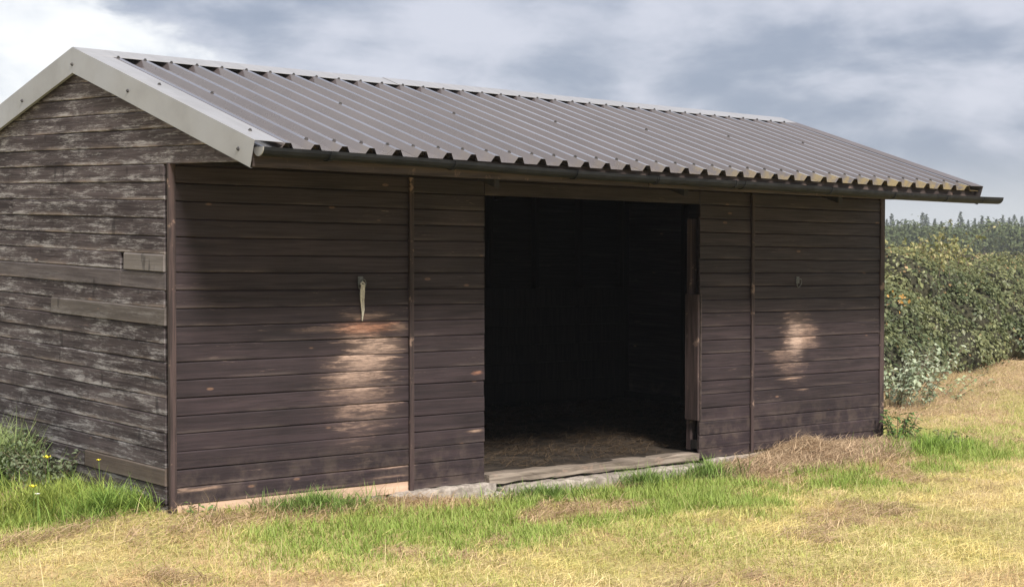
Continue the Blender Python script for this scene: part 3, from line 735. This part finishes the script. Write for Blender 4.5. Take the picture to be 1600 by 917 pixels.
# loose hay lying about
x, y = visible_points(800000, -4.0, 18.0, -6.2, 6.0); g, h_, tl = zones(x, y)
k = rng.random(len(x)) < np.clip(h_, 0, 1)*.9
x, y, h_ = x[k], y[k], h_[k]; n = len(x)
c = lerp((.58, .43, .28), (.26, .175, .11), rng.random(n)**.8); c = c*(.7 + .6*rng.random(n))[:, None]
zz = GZ(x, y) + .05*h_*rng.random(n)**1.5*(.4 + fbm(x*4, y*4, 50))
A = straws(x, y, zz, .05 + .14*rng.random(n), rng.uniform(.0025, .005, n), .30, c)
grass_object('loose_hay', 'thin brown hay scattered beside the walls and along the hedge foot', [A]); print('hay', n)

# hay heap against the right hand front panel
def hay_heap(name, label, cx, cy, rx, ry, hgt, n, parent=None):
    e = empty(name, (cx, cy, float(GZ(cx, cy)))); tag(e, label, 'hay')
    u = np.linspace(-1.05, 1.05, 40); v = np.linspace(-1.05, 1.05, 24); U, Vv = np.meshgrid(u, v)
    def hh(a, b):
        r_ = np.sqrt(a*a + b*b); env = np.clip(1-r_**1.6, 0, 1)
        return hgt*env*(.15 + 1.1*fbm(a*3.4+5, b*2.4, 70) + .9*np.exp(-(((a-.02)/.17)**2)) + .5*(vn(a*9, b*7, 3)-.5))
    Xh = cx + U*rx; Yh = np.minimum(cy + Vv*ry, -.032); Zh = GZ(Xh, Yh) - .03 + hh(U, Vv)
    idx = np.arange(40*24).reshape(24, 40); q = np.stack([idx[:-1, :-1], idx[:-1, 1:], idx[1:, 1:], idx[1:, :-1]], -1).reshape(-1, 4)
    me = fast_mesh('heap', np.stack([Xh.ravel()-cx, Yh.ravel()-cy, Zh.ravel()-e.location.z], 1), q, mat=m_heap, smooth=True)
    o = bpy.data.objects.new('heap', me); link(o, e.location.copy(), e)
    a = rng.uniform(-1, 1, n); b = rng.uniform(-1, 1, n); k = a*a+b*b < 1; a, b = a[k], b[k]
    x = cx + a*rx; y = np.minimum(cy + b*ry, -.036 - rng.random(len(a))*.02); z = GZ(x, y) - .03 + hh(a, b); nn = len(x)
    c = lerp((.62, .48, .32), (.38, .27, .18), rng.random(nn))*(.65 + .6*rng.random(nn))[:, None]
    A = straws(x, y, z + .035*rng.random(nn), .06 + .15*rng.random(nn), rng.uniform(.0025, .005, nn), .28, c)
    V = A[0] - np.array([cx, cy, e.location.z]); V[:, 1] = np.minimum(V[:, 1], -.034-cy)
    me = fast_mesh('hay_straw', V, A[1], A[2], A[3], m_grass); o = bpy.data.objects.new('hay_straw', me); link(o, e.location.copy(), e); o['kind'] = 'stuff'
m_heap = simple('matted_hay', (.18, .13, .085), (.34, .25, .16), 40, .95, 1.0, .02)
hay_heap('hay_heap', 'low heap of raked brown hay against the boards beside the doorway', 6.05, -.26, 1.6, .50, .078, 38000)

x = rng.uniform(XO0-.6, W-.15, 15000); y = rng.uniform(.09, 3.0, 15000); k = fbm(x*2, y*2, 55) + .25*rng.random(15000) > .55; x, y = x[k], y[k]; n = len(x)
zz = -.03 + S(x, y) + .05*(fbm(x*2, y*2, 2)-.5) + .03*sstep(.2, 3, y) + .02*rng.random(n)
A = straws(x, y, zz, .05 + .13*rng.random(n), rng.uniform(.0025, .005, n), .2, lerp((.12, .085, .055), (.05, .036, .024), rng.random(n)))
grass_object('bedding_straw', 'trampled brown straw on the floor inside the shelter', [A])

# ------------------------------------------------------------------ plants
def leaf_cards(P, N, size, aspect, colr, fold=.25):
    """folded leaf: 2 quads-worth as 2 tris each side of a midrib (4 verts + base/tip)"""
    n = len(P); N = N/np.linalg.norm(N, axis=1, keepdims=True)
    a = rng.normal(size=(n, 3)); a[:, 2] -= .5; T_ = a - N*(a*N).sum(1, keepdims=True); T_ /= np.linalg.norm(T_, axis=1, keepdims=True)+1e-9
    B = np.cross(N, T_); s = size[:, None]; w = s*aspect
    V = np.empty((n, 4, 3), np.float32)
    V[:, 0] = P; V[:, 1] = P + T_*s*.5 + B*w*.5 + N*s*fold*.3; V[:, 2] = P + T_*s - N*s*.12; V[:, 3] = P + T_*s*.5 - B*w*.5 + N*s*fold*.3
    b = (np.arange(n)*4)[:, None]
    F = np.concatenate([b + np.array([[0, 1, 2]]), b + np.array([[0, 2, 3]])])
    return V.reshape(-1, 3), F, np.repeat(colr[:, None, :], 4, 1).reshape(-1, 3)
def rand_dirs(n):
    d = rng.normal(size=(n, 3)); return d/np.linalg.norm(d, axis=1, keepdims=True)
def part(name, V, F3, C, mat, parent, smooth=False):
    V = V - np.array(ORIG[parent.name]); me = fast_mesh(name, V, None, F3, C, mat, smooth); o = bpy.data.objects.new(name, me)
    return link(o, ORIG[parent.name].copy(), parent)
def weed(name, label, cat, cx, cy, n_st, hgt, spread, leaf, c1, c2, per=22, droop=.3, group=None, bias=(0, 0)):
    z0 = float(GZ(cx, cy)); e = empty(name, (cx, cy, z0)); tag(e, label, cat, group)
    Ps, Ns = [], []; m = MB()
    for i in range(n_st):
        a = random.uniform(0, 6.28); r_ = spread*math.sqrt(random.random()); hh = hgt*random.uniform(.55, 1.05)
        b = Vector((cx + r_*math.cos(a)*.6, cy + r_*math.sin(a)*.6, 0)); b.z = float(GZ(b.x, b.y)) - .01
        lean = Vector((math.cos(a)*spread*.6 + bias[0], math.sin(a)*spread*.6 + bias[1], 0))*random.uniform(.3, 1)
        pts = [b + lean*(t_**1.5) + Vector((0, 0, hh*(t_ - droop*t_*t_*.5))) for t_ in (0, .25, .5, .75, 1)]
        m.tube(pts, [.004, .0035, .003, .0025, .0015], 4, False)
        for k in range(per):
            t_ = random.uniform(.12, 1.0); j = min(int(t_*4), 3); f_ = t_*4-j; p = pts[j].lerp(pts[j+1], f_)
            d = Vector((random.gauss(0, 1), random.gauss(0, 1), random.gauss(.2, .5))).normalized()
            Ps.append(p + d*leaf*random.uniform(.1, .7)); Ns.append(Vector((d.x*.5, d.y*.5-.1, random.uniform(.4, 1.2))))
    st_ = mk('stem', m.v, m.f, m_twig, e, shear=False); st_['kind'] = 'stuff'
    n = len(Ps); Ps = np.array([p[:] for p in Ps]); Ns = np.array([p[:] for p in Ns])
    c = lerp(c1, c2, rng.random(n))*(.75 + .5*rng.random(n))[:, None]
    V, F, C = leaf_cards(Ps, Ns, leaf*rng.uniform(.6, 1.2, n), .55, c)
    fo_ = part('foliage', V, F, C, m_leaf, e); fo_['kind'] = 'stuff'; return e
weed('nettle_clump', 'dark green nettle clump at the foot of the far corner post', 'nettles', 7.50, -.17, 20, .34, .20, .055, (.07, .14, .035), (.12, .21, .06), 14)
weed('low_weed', 'low ragged weed trailing over the hay below the nettles', 'weed', 7.62, -.50, 12, .17, .30, .05, (.11, .16, .05), (.22, .25, .10), 12)
weed('pale_weed', 'pale silvery leaved weed leaning out behind the far end of the shelter', 'weed', 10.35, 1.85, 34, .85, .60, .075, (.22, .28, .17), (.46, .50, .38), 26, bias=(.4, 0))
weed('pale_weed', 'pale cut bramble shoots sprawling on the dry grass by the hedge', 'weed', 11.6, 2.25, 9, .42, .70, .07, (.22, .27, .13), (.36, .40, .24), 16, bias=(.5, 0))
weed('nettle_clump', 'tall grey green nettle clump against the weathered gable', 'nettles', -.22, 1.95, 80, .46, .44, .036, (.08, .12, .055), (.17, .22, .11), 30)
weed('nettle_clump', 'small dusty bramble sprawl at the gable foot below the newer brown board', 'bramble', -.16, 1.40, 50, .36, .36, .038, (.09, .12, .065), (.19, .22, .13), 26)
weed('nettle_clump', 'broad nettle bed behind the grass at the back of the gable', 'nettles', -.45, 2.75, 50, .60, .45, .045, (.08, .15, .05), (.16, .24, .09), 34)
weed('low_weed', 'tiny grey leaved weed in the shade under the brown gable board', 'weed', -.09, .48, 10, .15, .14, .022, (.13, .16, .11), (.20, .23, .17), 9)
weed('low_weed', 'dandelion leaves on the raked hay at the left corner post', 'weed', .12, -.12, 8, .10, .12, .035, (.09, .17, .04), (.16, .25, .07), 7)
# tussocks of long grass: one thing each
def tussock(cx, cy, r, hgt, n, label, c1, c2):
    a = rng.uniform(0, 6.28, n); q = r*np.abs(rng.normal(0, .75, n)); x = cx+q*np.cos(a)*1.25; y = np.minimum(cy+q*np.sin(a)*.7, -.05 if cx > 0 else 99); x = np.where((x > -.03) & (y > -.03), -.03 - .1*rng.random(n), x)
    c = lerp(c1, c2, rng.random(n))*(.7 + .55*rng.random(n))[:, None]
    V, q4, t3, C = blades(x, y, hgt*rng.uniform(.45, 1.1, n), rng.uniform(.0035, .007, n), rng.uniform(.05, .8, n), rng.uniform(.2, 1.2, n), c, tipcol=c*1.35)
    z0 = float(GZ(cx, cy)); me = fast_mesh('grass_tussock', V - np.array([cx, cy, z0]), q4, t3, C, m_grass); o = bpy.data.objects.new('grass_tussock', me)
    link(o, (cx, cy, z0), None); tag(o, label, 'tussock', 'tussocks of long green grass')
G1, G2 = (.09, .155, .035), (.20, .29, .07)
tussock(.95, -.17, .30, .17, 1500, 'dense dark green tussock below the bare base timber of the left panel', G1, G2)
tussock(3.95, -.30, .20, .20, 800, 'upright bright tussock in front of the middle of the doorway plinth', G1, G2)
tussock(4.65, -.36, .24, .22, 900, 'tall green tussock hiding the right end of the doorway plinth', G1, G2)
tussock(2.85, -.34, .34, .16, 1300, 'dark tussock at the left end of the doorway plinth', G1, G2)
tussock(7.35, -.62, .40, .20, 1600, 'lush tussock on the grass beyond the hay heap', (.13, .22, .04), (.26, .36, .07))
tussock(-.55, .75, .45, .26, 1700, 'long yellow green tussock beside the gable below the buttercups', (.16, .22, .04), (.30, .34, .08))
tussock(-.28, .30, .28, .24, 1100, 'long green tussock by the left corner post', (.12, .21, .04), (.24, .32, .07))
tussock(-.46, 1.95, .48, .55, 2600, 'tall wispy grass growing up through the nettle bed by the gable', (.12, .18, .06), (.26, .31, .12))
tussock(-.9, 1.6, .55, .30, 2000, 'tall rank tussock in front of the nettle bed', (.11, .19, .045), (.22, .30, .08))

# buttercups and small white flowers
m_yel = simple('yellow_petal', (.80, .62, .02), (.85, .70, .04), 40, .5, .1); m_whi = simple('white_petal', (.75, .74, .66), (.82, .80, .72), 40, .6, .1); m_stem = simple('green_stem', (.10, .18, .04), (.16, .24, .06), 30, .7)
def flower(x, y, h_, r_, mat, name, label, n=5, grp=None):
    z = float(GZ(x, y)); e = empty(name, (x, y, z)); tag(e, label, 'flower', grp)
    m = MB(); m.tube([(x, y, z-.01), (x+.01, y, z+h_*.6), (x, y-.01, z+h_)], .002, 4); mk('stem', m.v, m.f, m_stem, e, shear=False)
    for k in range(n):
        a = 6.283*k/n; d = Vector((math.cos(a)-.25, math.sin(a)-.35, .75)); s = Vector((-math.sin(a), math.cos(a), 0)); b = Vector((x, y-.01, z+h_))
        mk('petal', [b, b+d*r_*.6+s*r_*.42, b+d*r_+s*r_*.2, b+d*r_-s*r_*.2, b+d*r_*.6-s*r_*.42], [(0, 1, 2, 3, 4)], mat, e, shear=False)
BC = 'yellow buttercup in the long grass beside the gable'
flower(-.42, .86, .30, .026, m_yel, 'buttercup', 'largest yellow buttercup, open in the long grass beside the gable')
flower(-.66, .56, .22, .024, m_yel, 'buttercup', 'yellow buttercup low in the grass next to a white clover head')
flower(-.16, .66, .27, .016, m_yel, 'buttercup', 'tiny yellow buttercup below the brown gable board')
flower(-.64, .54, .17, .017, m_whi, 'clover_flower', 'small white clover head under a buttercup', 7)
flower(-.95, 1.15, .30, .018, m_whi, 'clover_flower', 'small white clover head in the rank grass before the nettle bed', 7)

# stone by the doorway
bm = bmesh.new(); bmesh.ops.create_icosphere(bm, subdivisions=2, radius=1)
for v in bm.verts:
    k = 1 + .25*(float(vn(v.co.x*1.7+3, v.co.y*1.7+v.co.z, 5))-.5); v.co = Vector((v.co.x*.13*k, v.co.y*.07*k, v.co.z*.065*k))
V = [(v.co.x+2.55, v.co.y-.145, v.co.z-.215) for v in bm.verts]; F = [[v.index for v in f.verts] for f in bm.faces]; bm.free()
o = mk('stone', V, F, m_stone, None, shear=False); tag(o, 'lump of pale broken stone on the ground at the left end of the doorway step', 'stone')

# ------------------------------------------------------------------ hedge
hp = np.array([(8.6, 5.2), (9.3, 3.3), (10.7, 2.7), (13.4, 3.7), (16.8, 4.5), (22, 5.9), (30, 8.0), (42, 12)])
seg = np.hypot(*np.diff(hp, axis=0).T); cum = np.concatenate([[0], np.cumsum(seg)])
def hpath(s_): return np.stack([np.interp(s_, cum, hp[:, 0]), np.interp(s_, cum, hp[:, 1])], -1)
hedge = empty('bramble_hedge', (13.4, 4.8, -.25)); tag(hedge, 'dense overgrown bramble hedge beyond the far end of the shelter', 'hedge')
Cn, Rn = [], []
s_ = 0
while s_ < cum[-1]:
    p = hpath(s_); q = hpath(min(s_+.3, cum[-1])); tdir = (q-p)/max(np.linalg.norm(q-p), 1e-6) if s_ < cum[-1]-.3 else np.array([.93, .36]); nrm = np.array([-tdir[1], tdir[0]])
    for (bk, hc, rr) in ((.45, .28, .55), (.85, .68, .60), (1.35, .92, .69), (2.0, 1.00, .74), (2.8, .96, .77)):
        j = random.uniform(-.2, .2); cc = p + nrm*(bk + random.uniform(-.2, .2)) + tdir*j; r_ = rr*random.uniform(.55, 1.2)
        Cn.append((cc[0], cc[1], -.25 + hc*random.uniform(.78, 1.12))); Rn.append((r_*1.15, r_*1.05, r_*random.uniform(.85, 1.05)))
    s_ += .62 if s_ < 18 else .9
Cn = np.array(Cn); Rn = np.array(Rn)
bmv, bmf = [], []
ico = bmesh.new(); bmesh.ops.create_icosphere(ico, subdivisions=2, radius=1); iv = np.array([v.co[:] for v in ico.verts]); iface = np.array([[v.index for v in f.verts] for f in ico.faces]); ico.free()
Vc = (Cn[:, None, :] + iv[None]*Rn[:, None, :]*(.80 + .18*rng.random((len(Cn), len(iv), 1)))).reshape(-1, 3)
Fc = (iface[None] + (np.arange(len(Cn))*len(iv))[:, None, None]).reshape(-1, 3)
part('hedge_shade_core', Vc, Fc, np.zeros((len(Vc), 3)), m_core, hedge)  # hulls block the view through and show as painted shade in the gaps
near = np.clip(1.25 - np.hypot(Cn[:, 0]-12.5, Cn[:, 1]-3.5)/26, .25, 1)
cnt = (2000*near*Rn[:, 0]/.7).astype(int)
ci = np.repeat(np.arange(len(Cn)), cnt); n = len(ci); d = rand_dirs(n); d[:, 2] = np.where(d[:, 2] < -.35, -d[:, 2], d[:, 2])
P = Cn[ci] + d*Rn[ci]*(rng.uniform(.84, 1.08, n) + .22*(vn(Cn[ci][:, 0]*9 + d[:, 0]*3, d[:, 2]*3 + d[:, 1]*3, 5)-.35))[:, None]
inside = np.zeros(n, bool)
for k in range(len(Cn)):                      # drop leaves buried in a neighbouring mound
    m_ = np.abs(P[:, 0]-Cn[k, 0]) < 1.2; ids = np.where(m_)[0]
    e_ = (((P[ids]-Cn[k])/Rn[k])**2).sum(1); inside[ids[e_ < .62]] = True
hole = fbm(P[:, 0]*2.1 + P[:, 1]*1.3, P[:, 2]*2.4, 88); inside |= (hole < .41) & (rng.random(n) < .72)
P, d, ci = P[~inside], d[~inside], ci[~inside]; n = len(P)
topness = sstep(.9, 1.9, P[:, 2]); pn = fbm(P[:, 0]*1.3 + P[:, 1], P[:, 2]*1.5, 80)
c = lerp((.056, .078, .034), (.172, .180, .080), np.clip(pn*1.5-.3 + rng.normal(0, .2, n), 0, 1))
c = lerp(c, (.34, .31, .12), np.clip(topness*.6*rng.random(n), 0, 1)); br = rng.random(n) < .05*(.3 + topness); c[br] = (.26, .17, .08)  # upper leaves lighter and yellower, sun on the hedge top put into the colour
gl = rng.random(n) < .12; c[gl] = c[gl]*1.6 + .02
N_ = d*.8 + rand_dirs(n)*.6 + np.array([0, -.1, .45])
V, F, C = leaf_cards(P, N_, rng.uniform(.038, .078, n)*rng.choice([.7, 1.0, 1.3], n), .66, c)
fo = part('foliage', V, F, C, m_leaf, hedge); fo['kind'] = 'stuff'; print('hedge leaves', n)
# arching shoots standing out of the hedge top
Ps = []; Ns = []
for i in range(46):
    s_ = random.uniform(2.5, 13); p = hpath(s_); b = Vector((p[0]-.2+random.uniform(-.3, .5), p[1]+random.uniform(.9, 2.4), 1.15)); L_ = random.uniform(.35, .95 if i % 5 else 1.25); a = random.uniform(0, 6.28)
    pts = [b + Vector((math.cos(a)*L_*.6*t_**1.6, math.sin(a)*L_*.6*t_**1.6, L_*(t_-.28*t_*t_))) for t_ in (0, .2, .4, .6, .8, 1)]
    m = MB(); m.tube(pts, [.006, .005, .004, .0035, .003, .002], 4, False); mk('shoot', m.v, m.f, m_twig, hedge, shear=False)
    for k in range(26):
        t_ = random.uniform(.2, 1); j = min(int(t_*5), 4); q = pts[j].lerp(pts[j+1], t_*5-j); dd = Vector((random.gauss(0, 1), random.gauss(0, 1), random.gauss(0, .6))).normalized(); Ps.append((q + dd*.05)[:]); Ns.append((dd.x, dd.y, random.uniform(.3, 1)))
n = len(Ps)
V, F, C = leaf_cards(np.array(Ps), np.array(Ns), rng.uniform(.05, .10, n), .6, lerp((.16, .18, .06), (.32, .28, .12), rng.random(n)))
fo = part('shoot_leaves', V, F, C, m_leaf, hedge); fo['kind'] = 'stuff'
# a spray of orange leaves
cen = np.array([12.1, 3.05, .97]); n = 16; P = cen + rng.normal(size=(n, 3))*np.array([.09, .05, .045])
V, F, C = leaf_cards(P, rand_dirs(n) + np.array([-.4, -.8, .4]), rng.uniform(.035, .065, n), .65, lerp((.42, .22, .05), (.50, .32, .10), rng.random(n)))
fo = part('orange_leaves', V, F, C, m_leaf, hedge); fo['label'] = 'small spray of orange autumn leaves'

# ------------------------------------------------------------------ far trees
m_trunk = simple('far_trunk', (.05, .04, .03), (.09, .07, .055), 1, .9)
def far_pos(px_az, dist):
    a = YAW + px_az; return CAM.x + dist*math.sin(a), CAM.y + dist*math.cos(a)
def conifer(x, y, hgt, label, grp):
    z0 = float(GZ(x, y, False)); e = empty('conifer', (x, y, z0)); tag(e, label, 'conifer', grp)
    m = MB(); m.tube([(x, y, z0-.3), (x, y, z0+hgt*.5), (x, y, z0+hgt*.97)], [.22, .14, .03], 5); mk('trunk', m.v, m.f, m_trunk, e, shear=False)
    n = 420; t_ = rng.random(n)**.8; zz = z0 + hgt*(.10 + .90*t_); rad = (1-t_)**rng.uniform(.6, 1.1)*hgt*rng.uniform(.14, .30)*rng.uniform(.35, 1.15, n)*(0.75+.5*np.abs(np.sin(t_*26))); a = rng.uniform(0, 6.28, n)
    P = np.stack([x + rad*np.cos(a), y + rad*np.sin(a), zz - rad*.15], 1); N_ = np.stack([np.cos(a), np.sin(a), np.full(n, .9)], 1) + rng.normal(size=(n, 3))*.4
    c = lerp((.030, .045, .030), (.055, .072, .046), rng.random(n))
    V, F, C = leaf_cards(P, N_, hgt*rng.uniform(.05, .10, n)*(1.15-.6*t_), .6, c); part('crown', V, F, C, m_far, e)
def broadleaf(x, y, hgt, wid, label, grp, c1, c2):
    z0 = float(GZ(x, y, False)); e = empty('broadleaf_tree', (x, y, z0)); tag(e, label, 'tree', grp)
    m = MB(); m.tube([(x, y, z0-.3), (x+.1, y, z0+hgt*.4), (x, y, z0+hgt*.75)], [.2, .13, .05], 5)
    for k in range(4):
        a = random.uniform(0, 6.28); m.tube([(x, y, z0+hgt*.3), (x+math.cos(a)*wid*.3, y+math.sin(a)*wid*.3, z0+hgt*.7)], [.09, .03], 4)
    mk('trunk', m.v, m.f, m_trunk, e, shear=False)
    nb = 14; cb = rand_dirs(nb)*rng.uniform(.2, .75, nb)[:, None]*np.array([wid*.5, wid*.5, hgt*.38]) + np.array([x, y, z0+hgt*.56]); rb = rng.uniform(.16, .28, nb)*wid
    n = 900; k = rng.integers(0, nb, n); d = rand_dirs(n); P = cb[k] + d*rb[k][:, None]*rng.uniform(.6, 1.1, n)[:, None]; P[:, 2] = np.maximum(P[:, 2], z0+.2)
    V, F, C = leaf_cards(P, d + rand_dirs(n)*.6 + np.array([0, 0, .4]), rng.uniform(.25, .55, n)*wid/6, .7, lerp(c1, c2, rng.random(n))); part('crown', V, F, C, m_far, e)
f_px = 2537.04
gc, gb = 'conifers on the far skyline', 'broadleaf trees in front of the conifers'
LC = 'dark pointed conifer on the far skyline behind the hedge'; LB = 'grey green round crowned tree in the distance behind the hedge'
tips = tips_all = [(1385, 343), (1393, 334), (1402, 345), (1414, 342), (1428, 346), (1441, 332), (1447, 335), (1460, 342), (1470, 346), (1484, 343), (1500, 331), (1512, 344), (1522, 341), (1534, 337), (1543, 338), (1556, 342), (1566, 336), (1576, 340), (1584, 336), (1596, 338), (1610, 335), (1624, 341), (1640, 336), (1372, 338), (1360, 335), (1345, 342), (1655, 342), (1672, 337)]
for (u, v) in tips_all:
    dist = random.uniform(330, 420); az = math.atan((u-800)/f_px); x, y = far_pos(az, dist)
    zt = CAM.z + (383-v)/f_px*dist*math.cos(az); conifer(x, y, zt - float(GZ(x, y, False)), LC, gc)
for i in range(34):
    u = 1335 + i*10.5 + random.uniform(-4, 4); dist = random.uniform(190, 290); az = math.atan((u-800)/f_px); x, y = far_pos(az, dist); v = random.uniform(346, 357)
    zt = CAM.z + (383-v)/f_px*dist*math.cos(az); hg = zt - float(GZ(x, y, False))
    broadleaf(x, y, hg, hg*random.uniform(1.2, 1.8), LB, gb, (.055, .075, .035), (.11, .13, .06))

# ------------------------------------------------------------------ thin haze over the fields
t_ = bpy.data.materials.new('haze_air'); t_.use_nodes = True; nt = t_.node_tree; nt.nodes.clear()
ou = nt.nodes.new('ShaderNodeOutputMaterial'); pv = nt.nodes.new('ShaderNodeVolumePrincipled'); nt.links.new(pv.outputs[0], ou.inputs['Volume'])
pv.inputs['Color'].default_value = (.86, .91, .97, 1); pv.inputs['Density'].default_value = .00055; pv.inputs['Anisotropy'].default_value = .2
m = MB(); m.box(-140, 560, -140, 560, -3.0, 14.0); o = m.build('haze', t_, None, shear=False); tag(o, kind='stuff')
